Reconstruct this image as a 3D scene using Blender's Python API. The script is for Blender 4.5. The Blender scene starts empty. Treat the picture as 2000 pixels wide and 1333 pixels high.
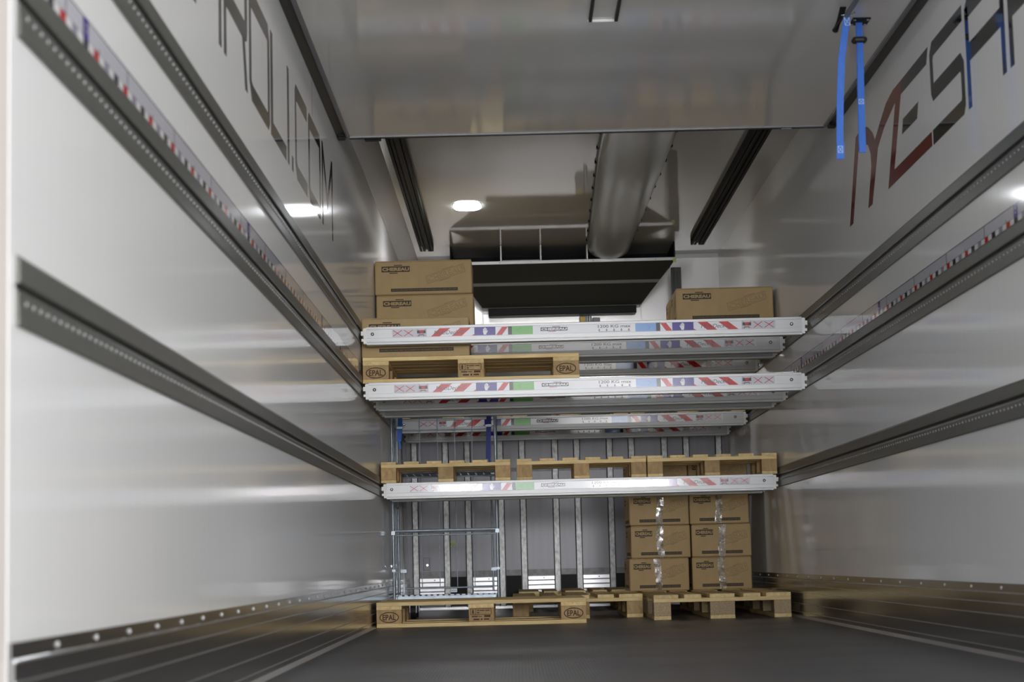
import bpy, bmesh, math, random
from mathutils import Vector, Matrix
random.seed(7)
C = bpy.context.scene.collection
sc = bpy.context.scene

# ------------------------------------------------------------------ camera
W, H, Y0, YB = 2.48, 2.73, 3.26, 15.25      # inside width, height, rear frame, front bulkhead
F_PX, PITCH, ROLL = 3825.8, math.radians(6.411), math.radians(-1.399)
cam_d = bpy.data.cameras.new('camera')
cam = bpy.data.objects.new('camera', cam_d); C.objects.link(cam)
cam_d.sensor_width = 36.0; cam_d.sensor_fit = 'HORIZONTAL'
cam_d.lens = F_PX / 2000 * 36.0
cam_d.clip_start = 0.05; cam_d.clip_end = 200
fw = Vector((0, math.cos(PITCH), math.sin(PITCH)))
r0 = Vector((1, 0, 0)); u0 = r0.cross(fw)
rt = r0 * math.cos(ROLL) + u0 * math.sin(ROLL)
up = -r0 * math.sin(ROLL) + u0 * math.cos(ROLL)
m = Matrix((rt, up, -fw)).transposed().to_4x4()
m.translation = Vector((0.843, 0.0, 0.362))
cam.matrix_world = m
cam_d.dof.use_dof = True; cam_d.dof.focus_distance = 11.3; cam_d.dof.aperture_fstop = 4.5
sc.camera = cam

# ------------------------------------------------------------------ light
sc.view_settings.view_transform = 'Standard'; sc.view_settings.look = 'None'
sc.view_settings.gamma = 1.0; sc.view_settings.use_curve_mapping = False
sc.view_settings.exposure = 0.37
world = bpy.data.worlds.new('exhibition_hall'); sc.world = world
world.use_nodes = True
wn, wl = world.node_tree.nodes, world.node_tree.links
wn.clear()
w_out = wn.new('ShaderNodeOutputWorld'); w_bg = wn.new('ShaderNodeBackground')
w_tc = wn.new('ShaderNodeTexCoord'); w_sep = wn.new('ShaderNodeSeparateXYZ')
w_ramp = wn.new('ShaderNodeValToRGB')
w_ramp.color_ramp.elements[0].position = 0.46; w_ramp.color_ramp.elements[0].color = (0.83, 0.84, 0.85, 1)
w_ramp.color_ramp.elements[1].position = 0.53; w_ramp.color_ramp.elements[1].color = (0.96, 0.98, 1.0, 1)
w_map = wn.new('ShaderNodeMath'); w_map.operation = 'MULTIPLY_ADD'
w_map.inputs[1].default_value = 0.5; w_map.inputs[2].default_value = 0.5
wl.new(w_tc.outputs['Generated'], w_sep.inputs[0]); wl.new(w_sep.outputs['Z'], w_map.inputs[0])
wl.new(w_map.outputs[0], w_ramp.inputs[0]); wl.new(w_ramp.outputs[0], w_bg.inputs['Color'])
# the hall is brightest straight behind the open rear doors
w_neg = wn.new('ShaderNodeMath'); w_neg.operation = 'MULTIPLY'; w_neg.inputs[1].default_value = -1.0; w_neg.use_clamp = True
w_pow = wn.new('ShaderNodeMath'); w_pow.operation = 'POWER'; w_pow.inputs[1].default_value = 11.0
w_str = wn.new('ShaderNodeMath'); w_str.operation = 'MULTIPLY_ADD'; w_str.inputs[2].default_value = 0.85
w_band = wn.new('ShaderNodeValToRGB'); cr = w_band.color_ramp; cr.interpolation = 'EASE'
cr.elements[0].position = 0.455; cr.elements[0].color = (2.2, 2.2, 2.2, 1)
cr.elements[1].position = 0.555; cr.elements[1].color = (1.6, 1.6, 1.6, 1)
for p_, v_ in ((0.482, 9.5), (0.512, 13.0)): e_ = cr.elements.new(p_); e_.color = (v_, v_, v_, 1)
wl.new(w_map.outputs[0], w_band.inputs[0]); wl.new(w_band.outputs[0], w_str.inputs[1])
wl.new(w_sep.outputs['Y'], w_neg.inputs[0]); wl.new(w_neg.outputs[0], w_pow.inputs[0]); wl.new(w_pow.outputs[0], w_str.inputs[0])
wl.new(w_str.outputs[0], w_bg.inputs['Strength'])
sc.cycles.max_bounces = 14; sc.cycles.diffuse_bounces = 10; sc.cycles.glossy_bounces = 8
wl.new(w_bg.outputs[0], w_out.inputs['Surface'])

def area(name, loc, target, sx, sy, power, col):
    d = bpy.data.lights.new(name, 'AREA'); d.shape = 'RECTANGLE'; d.size = sx; d.size_y = sy
    d.energy = power; d.color = col
    o = bpy.data.objects.new(name, d); C.objects.link(o)
    o.location = loc
    o.rotation_euler = (Vector(target) - Vector(loc)).to_track_quat('-Z', 'Y').to_euler()
    return o
# the hall's glazed front to the right behind the trailer, and its bright bays farther back
area('hall_glazing_light', (6.6, -10.0, 1.9), (0.3, 7.0, 1.2), 9.0, 2.6, 1150, (1.0, 0.99, 0.98))
area('hall_bay_light', (-0.40, -9.0, 1.62), (0.4, 12, 0.8), 1.05, 0.8, 170, (0.93, 0.95, 1.0))
area('hall_bay_light', (3.11, -9.0, 1.62), (1.6, 12, 0.8), 1.05, 0.8, 170, (1.0, 0.94, 0.97))
area('hall_bay_light', (1.3, -9.0, 3.45), (1.3, 15, 2.3), 3.2, 0.7, 55, (1.0, 0.95, 0.90))

# ------------------------------------------------------------------ materials
def principled(name, col, rough=0.5, metal=0.0, **kw):
    mt = bpy.data.materials.new(name); mt.use_nodes = True
    b = mt.node_tree.nodes['Principled BSDF']
    b.inputs['Base Color'].default_value = (*col, 1)
    b.inputs['Roughness'].default_value = rough; b.inputs['Metallic'].default_value = metal
    for k, v in kw.items(): b.inputs[k].default_value = v
    return mt
def add_noise(mt, scale=(1, 1, 1), nscale=5.0, detail=4.0, c0=0.9, c1=1.1, bump=0.0, rough=0.0, dist=0.01):
    nt = mt.node_tree; n, l = nt.nodes, nt.links
    b = n['Principled BSDF']; col = b.inputs['Base Color'].default_value[:]
    tc = n.new('ShaderNodeTexCoord'); mp = n.new('ShaderNodeMapping'); mp.inputs['Scale'].default_value = scale
    no = n.new('ShaderNodeTexNoise'); no.inputs['Scale'].default_value = nscale; no.inputs['Detail'].default_value = detail
    l.new(tc.outputs['Object'], mp.inputs[0]); l.new(mp.outputs[0], no.inputs['Vector'])
    rp = n.new('ShaderNodeMapRange'); rp.inputs[1].default_value = 0.3; rp.inputs[2].default_value = 0.7
    rp.inputs[3].default_value = c0; rp.inputs[4].default_value = c1
    l.new(no.outputs['Fac'], rp.inputs[0])
    vm = n.new('ShaderNodeVectorMath'); vm.operation = 'SCALE'; vm.inputs[0].default_value = col[:3]
    l.new(rp.outputs[0], vm.inputs['Scale']); l.new(vm.outputs[0], b.inputs['Base Color'])
    if bump:
        bp = n.new('ShaderNodeBump'); bp.inputs['Strength'].default_value = bump; bp.inputs['Distance'].default_value = dist
        l.new(no.outputs['Fac'], bp.inputs['Height']); l.new(bp.outputs[0], b.inputs['Normal'])
    if rough:
        r = b.inputs['Roughness'].default_value
        rr = n.new('ShaderNodeMapRange'); rr.inputs[3].default_value = r - rough; rr.inputs[4].default_value = r + rough
        l.new(no.outputs['Fac'], rr.inputs[0]); l.new(rr.outputs[0], b.inputs['Roughness'])
    return mt
M = {}
M['wall'] = add_noise(principled('white_gelcoat', (0.86, 0.86, 0.855), 0.085, 0.0, **{'Specular IOR Level': 0.4}), (1, 6, 0.12), 9, 3, 0.985, 1.015, 0.0, 0.015)
def half_matt(mt, fac):
    # finely ribbed gelcoat: only part of the surface mirrors at grazing angles
    nt = mt.node_tree; n, l = nt.nodes, nt.links; b = n['Principled BSDF']; out = n['Material Output']
    d = n.new('ShaderNodeBsdfDiffuse'); mx = n.new('ShaderNodeMixShader'); mx.inputs[0].default_value = fac
    src = b.inputs['Base Color'].links[0].from_socket; l.new(src, d.inputs['Color'])
    l.new(b.outputs[0], mx.inputs[1]); l.new(d.outputs[0], mx.inputs[2]); l.new(mx.outputs[0], out.inputs['Surface'])
half_matt(M['wall'], 0.33)
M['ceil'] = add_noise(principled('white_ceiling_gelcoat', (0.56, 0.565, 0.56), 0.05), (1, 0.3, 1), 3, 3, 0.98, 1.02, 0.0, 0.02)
M['cove'] = principled('grey_cove_strip', (0.36, 0.365, 0.37), 0.45, 0.0, **{'Specular IOR Level': 0.2})
M['panel'] = add_noise(principled('insulated_panel_skin', (0.86, 0.85, 0.825), 0.08), (1, 0.3, 1), 3, 3, 0.98, 1.02, 0.0, 0.02)
M['bulk'] = add_noise(principled('bulkhead_sheet', (0.34, 0.33, 0.37), 0.25, 0.0, **{'Specular IOR Level': 0.2}), (6, 1, 0.3), 4, 3, 0.95, 1.05)
M['bright'] = principled('bright_back_wall', (0.72, 0.71, 0.70), 0.20, 0.45)
M['rail'] = add_noise(principled('grey_anodised_rail', (0.115, 0.116, 0.105), 0.36, 0.15), (1, 1, 1), 20, 2, 0.94, 1.06)
M['slot'] = principled('black_slot', (0.012, 0.012, 0.012), 0.6)
M['dot'] = principled('rail_tooth', (0.25, 0.25, 0.25), 0.5, 0.1)
M['kick'] = add_noise(principled('polished_kick_plate', (0.24, 0.24, 0.24), 0.16, 0.85), (1, 0.2, 6), 6, 2, 0.92, 1.06, 0.0, 0.04)
M['kickline'] = principled('kick_plate_rib', (0.62, 0.62, 0.62), 0.3, 0.8)
M['rivet'] = principled('bright_rivet', (0.46, 0.46, 0.45), 0.5, 0.1)
M['frame'] = principled('rear_frame_paint', (0.83, 0.76, 0.71), 0.45)
M['alu'] = add_noise(principled('anodised_aluminium', (0.45, 0.455, 0.46), 0.38, 0.2), (0.4, 8, 8), 10, 2, 0.97, 1.03)
M['nylon'] = principled('white_nylon', (0.86, 0.86, 0.85), 0.4)
M['chrome'] = principled('chrome', (0.75, 0.75, 0.76), 0.12, 1.0)
M['darkalu'] = principled('dark_aluminium', (0.034, 0.034, 0.03), 0.35, 0.1, **{'Specular IOR Level': 0.3})
M['galvdark'] = add_noise(principled('dull_galvanised_rail', (0.22, 0.222, 0.225), 0.5, 0.3), (1, 1, 1), 25, 3, 0.8, 1.2)
M['track'] = principled('black_track', (0.022, 0.022, 0.02), 0.6, 0.0, **{'Specular IOR Level': 0.1})
M['galv'] = add_noise(principled('galvanised_steel', (0.40, 0.405, 0.40), 0.45, 0.5), (1, 1, 0.6), 45, 3, 0.65, 1.3)
M['zinc'] = add_noise(principled('zinc_plated_steel', (0.30, 0.35, 0.40), 0.40, 0.5), (1, 1, 1), 30, 2, 0.85, 1.12)
M['corr'] = principled('white_corrugated_plate', (0.86, 0.86, 0.89), 0.25, 0.16)
M['black'] = principled('matt_black', (0.012, 0.012, 0.012), 0.5, 0.0, **{'Specular IOR Level': 0.15})
M['rubber'] = principled('dark_rubber', (0.045, 0.045, 0.043), 0.5)
M['greyseal'] = principled('grey_seal', (0.16, 0.165, 0.18), 0.4)
M['evap'] = principled('evaporator_housing', (0.050, 0.048, 0.038), 0.35, 0.0, **{'Specular IOR Level': 0.2})
M['evapdark'] = principled('evaporator_inside', (0.012, 0.014, 0.017), 0.5, 0.0, **{'Specular IOR Level': 0.1})
M['steel'] = principled('stainless_strip', (0.42, 0.42, 0.42), 0.35, 0.4)
M['duct'] = add_noise(principled('grey_duct_film', (0.30, 0.30, 0.285), 0.25), (3, 0.5, 1), 2, 2, 0.95, 1.05, 0.15)
M['blue'] = add_noise(principled('blue_webbing', (0.025, 0.145, 0.60), 0.55), (60, 60, 4), 6, 2, 0.85, 1.15)
M['navy'] = principled('dark_blue_webbing', (0.012, 0.03, 0.22), 0.6)
M['stitch'] = principled('pale_stitching', (0.50, 0.66, 0.92), 0.7)
M['wheel'] = principled('black_tyre', (0.02, 0.02, 0.02), 0.55)
M['letter'] = principled('charcoal_vinyl', (0.014, 0.014, 0.012), 0.05, 0.0, **{'Specular IOR Level': 0.25})
M['redvinyl'] = principled('dark_red_vinyl', (0.17, 0.010, 0.009), 0.05, 0.0, **{'Specular IOR Level': 0.3})
M['s_white'] = principled('sticker_white', (0.80, 0.81, 0.86), 0.10, 0.0, **{'Specular IOR Level': 0.3})
M['s_red'] = principled('sticker_red', (0.55, 0.018, 0.022), 0.10, 0.0, **{'Specular IOR Level': 0.3})
M['s_purple'] = principled('sticker_purple', (0.05, 0.025, 0.28), 0.10, 0.0, **{'Specular IOR Level': 0.3})
M['s_black'] = principled('sticker_black', (0.025, 0.028, 0.035), 0.10, 0.0, **{'Specular IOR Level': 0.3})
M['s_green'] = principled('sticker_green', (0.15, 0.47, 0.12), 0.10, 0.0, **{'Specular IOR Level': 0.3})
M['s_greenmark'] = principled('sticker_green_mark', (0.12, 0.36, 0.10), 0.10, 0.0, **{'Specular IOR Level': 0.3})
M['s_blue'] = principled('sticker_blue', (0.20, 0.38, 0.74), 0.10, 0.0, **{'Specular IOR Level': 0.3})
M['s_bluemark'] = principled('sticker_blue_mark', (0.14, 0.28, 0.62), 0.10, 0.0, **{'Specular IOR Level': 0.3})
M['s_dark'] = principled('sticker_ink', (0.05, 0.05, 0.055), 0.12, 0.0, **{'Specular IOR Level': 0.3})
M['s_grey'] = principled('sticker_grey', (0.56, 0.56, 0.62), 0.12, 0.0, **{'Specular IOR Level': 0.3})
M['r_band'] = principled('scale_band', (0.62, 0.61, 0.67), 0.08)
M['r_white'] = principled('scale_white', (0.84, 0.83, 0.82), 0.08)
M['r_grey'] = principled('scale_grey', (0.34, 0.32, 0.43), 0.08)
M['r_black'] = principled('scale_black', (0.03, 0.025, 0.045), 0.08)
M['kraft'] = add_noise(principled('kraft_cardboard', (0.44, 0.315, 0.155), 0.75), (1, 1, 0.5), 14, 3, 0.95, 1.05)
M['kraftdark'] = principled('cardboard_edge', (0.22, 0.15, 0.075), 0.8)
M['ink'] = principled('brown_ink', (0.055, 0.042, 0.028), 0.7)
M['inkfaint'] = principled('faint_ink', (0.25, 0.165, 0.08), 0.75)
M['tape'] = add_noise(principled('clear_tape', (0.42, 0.33, 0.22), 0.08, 0.0, **{'Specular IOR Level': 0.7, 'Coat Weight': 0.3, 'Coat Roughness': 0.03}), (1, 1, 1), 42, 3, 0.9, 1.1, 1.0, 0.0, 0.09)
M['stampink'] = principled('burnt_stamp', (0.075, 0.035, 0.02), 0.8)
M['yellow'] = principled('yellow_sticker', (0.75, 0.50, 0.03), 0.4)
M['lime'] = principled('lime_sticker', (0.55, 0.68, 0.22), 0.5)
M['boxgrey'] = principled('grey_plastic', (0.30, 0.30, 0.32), 0.4)

def wood(name, c1, c2, scale):
    mt = principled(name, c1, 0.62); nt = mt.node_tree; n, l = nt.nodes, nt.links
    b = n['Principled BSDF']
    tc = n.new('ShaderNodeTexCoord'); oi = n.new('ShaderNodeObjectInfo')
    ad = n.new('ShaderNodeVectorMath'); ad.operation = 'ADD'
    sc_ = n.new('ShaderNodeVectorMath'); sc_.operation = 'SCALE'; sc_.inputs['Scale'].default_value = 7.0
    cx = n.new('ShaderNodeCombineXYZ')
    for i in range(3): l.new(oi.outputs['Random'], cx.inputs[i])
    l.new(cx.outputs[0], sc_.inputs[0]); l.new(tc.outputs['Object'], ad.inputs[0]); l.new(sc_.outputs[0], ad.inputs[1])
    mp = n.new('ShaderNodeMapping'); mp.inputs['Scale'].default_value = scale
    l.new(ad.outputs[0], mp.inputs[0])
    no = n.new('ShaderNodeTexNoise'); no.inputs['Scale'].default_value = 6; no.inputs['Detail'].default_value = 5
    no.inputs['Distortion'].default_value = 0.6
    l.new(mp.outputs[0], no.inputs['Vector'])
    rp = n.new('ShaderNodeValToRGB'); rp.color_ramp.elements[0].position = 0.32; rp.color_ramp.elements[1].position = 0.68
    rp.color_ramp.elements[0].color = (*c2, 1); rp.color_ramp.elements[1].color = (*c1, 1)
    l.new(no.outputs['Fac'], rp.inputs[0])
    hs = n.new('ShaderNodeHueSaturation')
    mr = n.new('ShaderNodeMapRange'); mr.inputs[3].default_value = 0.82; mr.inputs[4].default_value = 1.12
    l.new(oi.outputs['Random'], mr.inputs[0]); l.new(mr.outputs[0], hs.inputs['Value'])
    l.new(rp.outputs[0], hs.inputs['Color']); l.new(hs.outputs[0], b.inputs['Base Color'])
    bp = n.new('ShaderNodeBump'); bp.inputs['Strength'].default_value = 0.2; bp.inputs['Distance'].default_value = 0.003
    l.new(no.outputs['Fac'], bp.inputs['Height']); l.new(bp.outputs[0], b.inputs['Normal'])
    return mt
M['pine'] = wood('pine_wood', (0.84, 0.66, 0.34), (0.68, 0.48, 0.205), (1.2, 9, 9))
M['pineblock'] = wood('pine_block_end_grain', (0.50, 0.34, 0.15), (0.36, 0.22, 0.085), (7, 7, 3))
M['chip'] = wood('pressed_chip_block', (0.52, 0.40, 0.23), (0.26, 0.175, 0.08), (32, 32, 32))

# floor: dark ribbed aluminium
def floor_mat():
    mt = principled('ribbed_dark_floor', (0.118, 0.122, 0.130), 0.36, 0.3); nt = mt.node_tree; n, l = nt.nodes, nt.links
    b = n['Principled BSDF']; tc = n.new('ShaderNodeTexCoord')
    wv = n.new('ShaderNodeTexWave'); wv.wave_type = 'BANDS'; wv.bands_direction = 'X'
    wv.inputs['Scale'].default_value = 28; wv.inputs['Distortion'].default_value = 0.15; wv.inputs['Detail'].default_value = 1
    l.new(tc.outputs['Object'], wv.inputs['Vector'])
    no = n.new('ShaderNodeTexNoise'); no.inputs['Scale'].default_value = 160; no.inputs['Detail'].default_value = 2
    l.new(tc.outputs['Object'], no.inputs['Vector'])
    mx = n.new('ShaderNodeMath'); mx.operation = 'MULTIPLY_ADD'; mx.inputs[1].default_value = 0.5
    l.new(wv.outputs['Fac'], mx.inputs[0]); l.new(no.outputs['Fac'], mx.inputs[2])
    bp = n.new('ShaderNodeBump'); bp.inputs['Strength'].default_value = 0.25; bp.inputs['Distance'].default_value = 0.002
    l.new(mx.outputs[0], bp.inputs['Height']); l.new(bp.outputs[0], b.inputs['Normal'])
    cm = n.new('ShaderNodeMapRange'); cm.inputs[3].default_value = 0.78; cm.inputs[4].default_value = 1.12
    l.new(wv.outputs['Fac'], cm.inputs[0])
    vs_ = n.new('ShaderNodeVectorMath'); vs_.operation = 'SCALE'; vs_.inputs[0].default_value = (0.118, 0.122, 0.130)
    l.new(cm.outputs[0], vs_.inputs['Scale']); l.new(vs_.outputs[0], b.inputs['Base Color'])
    no2 = n.new('ShaderNodeTexNoise'); no2.inputs['Scale'].default_value = 1.3; no2.inputs['Detail'].default_value = 5
    l.new(tc.outputs['Object'], no2.inputs['Vector'])
    mr = n.new('ShaderNodeMapRange'); mr.inputs[3].default_value = 0.28; mr.inputs[4].default_value = 0.46
    l.new(no2.outputs['Fac'], mr.inputs[0]); l.new(mr.outputs[0], b.inputs['Roughness'])
    return mt
M['floor'] = floor_mat()
def emit(name, col, s):
    mt = bpy.data.materials.new(name); mt.use_nodes = True; n = mt.node_tree.nodes
    b = n['Principled BSDF']; b.inputs['Emission Color'].default_value = (*col, 1); b.inputs['Emission Strength'].default_value = s
    return mt
M['lamp'] = emit('led_diffuser', (0.93, 0.96, 1.0), 40.0)

# ------------------------------------------------------------------ mesh helpers
class MB:
    """collects geometry in world coordinates and links it as one mesh, stored relative to origin o"""
    def __init__(s, o=(0, 0, 0)):
        s.o = Vector(o); s.v = []; s.f = []; s.m = []; s.sm = []; s.mats = []
    def mi(s, k):
        if k not in s.mats: s.mats.append(k)
        return s.mats.index(k)
    def add(s, vs, fs, mat, smooth=False):
        b = len(s.v); s.v += [tuple(Vector(p) - s.o) for p in vs]; k = s.mi(mat)
        for f in fs: s.f.append([b + i for i in f]); s.m.append(k); s.sm.append(smooth)
    def poly(s, pts, mat): s.add(pts, [list(range(len(pts)))], mat)
    def box(s, x0, x1, y0, y1, z0, z1, mat, bev=0.0):
        if bev <= 0:
            s.add([(x, y, z) for z in (z0, z1) for y in (y0, y1) for x in (x0, x1)],
                  [(0, 2, 3, 1), (4, 5, 7, 6), (0, 1, 5, 4), (2, 6, 7, 3), (0, 4, 6, 2), (1, 3, 7, 5)], mat); return
        bm = bmesh.new(); bmesh.ops.create_cube(bm, size=1.0)
        for v in bm.verts: v.co = Vector(((x0 + x1) / 2 + v.co.x * (x1 - x0), (y0 + y1) / 2 + v.co.y * (y1 - y0), (z0 + z1) / 2 + v.co.z * (z1 - z0)))
        bmesh.ops.bevel(bm, geom=bm.edges[:], offset=bev, segments=1, affect='EDGES')
        s.bm(bm, mat)
    def bm(s, bm, mat, smooth=False):
        bm.verts.index_update()
        s.add([v.co[:] for v in bm.verts], [[v.index for v in f.verts] for f in bm.faces], mat, smooth); bm.free()
    def prism(s, prof, axis, a0, a1, mat):
        """closed profile of 2-D points swept along an axis: x -> (y,z), y -> (x,z), z -> (x,y)"""
        def P(p, a): return {'x': (a, p[0], p[1]), 'y': (p[0], a, p[1]), 'z': (p[0], p[1], a)}[axis]
        n = len(prof); vs = [P(p, a0) for p in prof] + [P(p, a1) for p in prof]
        fs = [(i, (i + 1) % n, n + (i + 1) % n, n + i) for i in range(n)] + [list(range(n))[::-1], [n + i for i in range(n)]]
        s.add(vs, fs, mat)
    def tube(s, pts, r, mat, n=8):
        pts = [Vector(p) for p in pts]; vs = []; fs = []
        for i, p in enumerate(pts):
            t = (pts[min(i + 1, len(pts) - 1)] - pts[max(i - 1, 0)]).normalized()
            a = t.cross(Vector((0, 0, 1)) if abs(t.z) < 0.9 else Vector((1, 0, 0))).normalized(); b = t.cross(a)
            vs += [p + r * (a * math.cos(2 * math.pi * k / n) + b * math.sin(2 * math.pi * k / n)) for k in range(n)]
        for i in range(len(pts) - 1):
            fs += [(i * n + k, i * n + (k + 1) % n, (i + 1) * n + (k + 1) % n, (i + 1) * n + k) for k in range(n)]
        s.add(vs, fs, mat, True)
        s.add(vs[:n], [list(range(n))[::-1]], mat); s.add(vs[-n:], [list(range(n))], mat)
    def cyl(s, c, axis, r, h, mat, n=20, r2=None):
        c = Vector(c); ax = {'x': Vector((1, 0, 0)), 'y': Vector((0, 1, 0)), 'z': Vector((0, 0, 1))}[axis]
        a = {'x': Vector((0, 1, 0)), 'y': Vector((0, 0, 1)), 'z': Vector((1, 0, 0))}[axis]; b = ax.cross(a); r2 = r if r2 is None else r2
        v0 = [c - ax * h / 2 + r * (a * math.cos(2 * math.pi * k / n) + b * math.sin(2 * math.pi * k / n)) for k in range(n)]
        v1 = [c + ax * h / 2 + r2 * (a * math.cos(2 * math.pi * k / n) + b * math.sin(2 * math.pi * k / n)) for k in range(n)]
        s.add(v0 + v1, [(k, (k + 1) % n, n + (k + 1) % n, n + k) for k in range(n)], mat, True)
        s.add(v0, [list(range(n))[::-1]], mat); s.add(v1, [list(range(n))], mat)
    def dome(s, c, d, r, mat, n=10):
        c = Vector(c); d = Vector(d).normalized(); a = d.cross(Vector((0, 0, 1)) if abs(d.z) < .9 else Vector((1, 0, 0))).normalized(); b = d.cross(a)
        vs = []; fs = []
        R = [(1, 0), (.87, .4), (.5, .7), (0.0, .8)]
        for q, h in R[:-1]: vs += [c + d * h * r + q * r * (a * math.cos(2 * math.pi * k / n) + b * math.sin(2 * math.pi * k / n)) for k in range(n)]
        vs.append(c + d * .8 * r)
        for i in range(2): fs += [(i * n + k, i * n + (k + 1) % n, (i + 1) * n + (k + 1) % n, (i + 1) * n + k) for k in range(n)]
        fs += [(2 * n + k, 2 * n + (k + 1) % n, 3 * n) for k in range(n)]
        s.add(vs, fs, mat, True)
    def mesh(s, name):
        me = bpy.data.meshes.new(name); me.from_pydata(s.v, [], s.f)
        for k in s.mats: me.materials.append(M[k])
        me.polygons.foreach_set('material_index', s.m); me.polygons.foreach_set('use_smooth', s.sm); me.update()
        return me
    def build(s, name, parent=None):
        o = bpy.data.objects.new(name, s.mesh(name)); C.objects.link(o)
        if parent: o.parent = parent
        else: o.location = s.o
        return o
def tag(o, label, cat, group=None):
    o['label'] = label; o['category'] = cat
    if group: o['group'] = group
    return o
def thing(name, label, cat, loc, rz=0.0, group=None):
    o = bpy.data.objects.new(name, None); C.objects.link(o); o.location = loc; o.rotation_euler = (0, 0, rz)
    o.empty_display_size = 0.1
    return tag(o, label, cat, group)
def struct(name, mb): o = mb.build(name); o['kind'] = 'structure'; return o
def child(name, me, parent, loc=(0, 0, 0)):
    o = bpy.data.objects.new(name, me); C.objects.link(o); o.parent = parent; o.location = loc; return o

_txt = {}
def text2d(body, bold=0.0, shear=0.0):
    """flat text as (vertices, faces) scaled to cap height 1 starting at u=0"""
    k = (body, bold, shear)
    if k in _txt: return _txt[k]
    cu = bpy.data.curves.new('text', 'FONT'); cu.body = body; cu.size = 1.0; cu.offset = bold; cu.shear = shear; cu.resolution_u = 3
    o = bpy.data.objects.new('text', cu); C.objects.link(o)
    bpy.context.view_layer.update()
    me = o.evaluated_get(bpy.context.evaluated_depsgraph_get()).to_mesh()
    vs = [(v.co.x, v.co.y) for v in me.vertices]; fs = [list(p.vertices) for p in me.polygons]
    bpy.data.objects.remove(o); bpy.data.curves.remove(cu)
    x0 = min(v[0] for v in vs); x1 = max(v[0] for v in vs); y0 = min(v[1] for v in vs); y1 = max(v[1] for v in vs)
    vs = [((x - x0) / (x1 - x0), (y - y0) / (y1 - y0)) for x, y in vs]
    _txt[k] = (vs, fs); return _txt[k]
class Face:
    """a drawing plane: (u, v, layer) -> world"""
    def __init__(s, mb, o, du, dv, dn): s.mb = mb; s.o = Vector(o); s.du = Vector(du); s.dv = Vector(dv); s.dn = Vector(dn)
    def P(s, u, v, k): return s.o + s.du * u + s.dv * v + s.dn * (k * 0.00025)
    def poly(s, pts, mat, k=1): s.mb.poly([s.P(u, v, k) for u, v in pts], mat)
    def rect(s, u0, u1, v0, v1, mat, k=1): s.poly([(u0, v0), (u1, v0), (u1, v1), (u0, v1)], mat, k)
    def line(s, u0, v0, u1, v1, w, mat, k=1):
        d = math.hypot(u1 - u0, v1 - v0); nx, ny = -(v1 - v0) / d * w / 2, (u1 - u0) / d * w / 2
        s.poly([(u0 + nx, v0 + ny), (u1 + nx, v1 + ny), (u1 - nx, v1 - ny), (u0 - nx, v0 - ny)], mat, k)
    def loop(s, pts, w, mat, k=1):
        for a, b in zip(pts, pts[1:] + pts[:1]): s.line(*a, *b, w, mat, k)
    def ellipse(s, cu, cv, ru, rv, w, mat, k=1, n=28):
        for i in range(n):
            a, b = 2 * math.pi * i / n, 2 * math.pi * (i + 1) / n
            s.poly([(cu + ru * math.cos(a), cv + rv * math.sin(a)), (cu + ru * math.cos(b), cv + rv * math.sin(b)),
                    (cu + (ru - w) * math.cos(b), cv + (rv - w) * math.sin(b)), (cu + (ru - w) * math.cos(a), cv + (rv - w) * math.sin(a))], mat, k)
    def text(s, body, u0, u1, v0, v1, mat, k=1, bold=0.0, shear=0.0):
        vs, fs = text2d(body, bold, shear)
        s.mb.add([s.P(u0 + (u1 - u0) * x, v0 + (v1 - v0) * y, k) for x, y in vs], fs, mat)
    def sub(s, u, v, ang):
        c, n = math.cos(ang), math.sin(ang)
        return Face(s.mb, s.P(u, v, 0), s.du * c + s.dv * n, s.dv * c - s.du * n, s.dn)
def logo(f, u0, u1, v0, v1, dark, light, k=1, red=None, dark2=None):
    h = v1 - v0; w = u1 - u0
    f.rect(u0, u1, v0, v1, dark, k)
    f.text('CHEREAU', u0 + .025 * w, u1 - .025 * w, v0 + .2 * h, v1 - .2 * h, light, k + 1, 0.05)
    f.rect(u0 + .44 * w, u0 + .73 * w, v1 + .1 * h, v1 + .26 * h, dark2 or dark, k)
    f.rect(u0 + .28 * w, u0 + .57 * w, v0 - .26 * h, v0 - .1 * h, red or dark, k)
    if red: f.rect(u0 + .58 * w, u0 + .66 * w, v1 + .1 * h, v1 + .26 * h, red, k + 1)

# ------------------------------------------------------------------ room shell
RT = {'low': 0.902, 'mid': 1.407, 'top': 1.706}
for side in ('left', 'right'):
    mb = MB(); x0, x1 = (-0.08, 0.0) if side == 'left' else (W, W + 0.08)
    mb.box(x0, x1, Y0, YB + 0.1, -0.05, H + 0.06, 'wall'); 
    if side == 'left': mb.box(0, .0006, 8.329, 8.332, 2.30, 2.46, 'redvinyl')
    struct('wall_' + side, mb)
mb = MB(); mb.box(-0.08, W + 0.08, YB, YB + 0.1, -0.05, H + 0.06, 'bright')
for x in (0.62, 1.24, 1.86): mb.box(x - .003, x + .003, YB - .002, YB, 1.6, H, 'steel')
mb.box(0, W, YB - .012, YB, H - .03, H, 'steel'); struct('wall_back', mb)
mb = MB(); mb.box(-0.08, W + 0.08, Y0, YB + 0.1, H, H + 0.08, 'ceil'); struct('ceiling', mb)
mb = MB(); mb.box(-0.08, W + 0.08, Y0 - 0.02, YB + 0.1, -0.12, 0.0, 'floor'); struct('floor', mb)
mb = MB(); mb.prism([(0, 2.652), (0.108, H), (0.120, H), (0.0, 2.640)], 'y', Y0, YB, 'cove'); struct('trim_1', mb)
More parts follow.
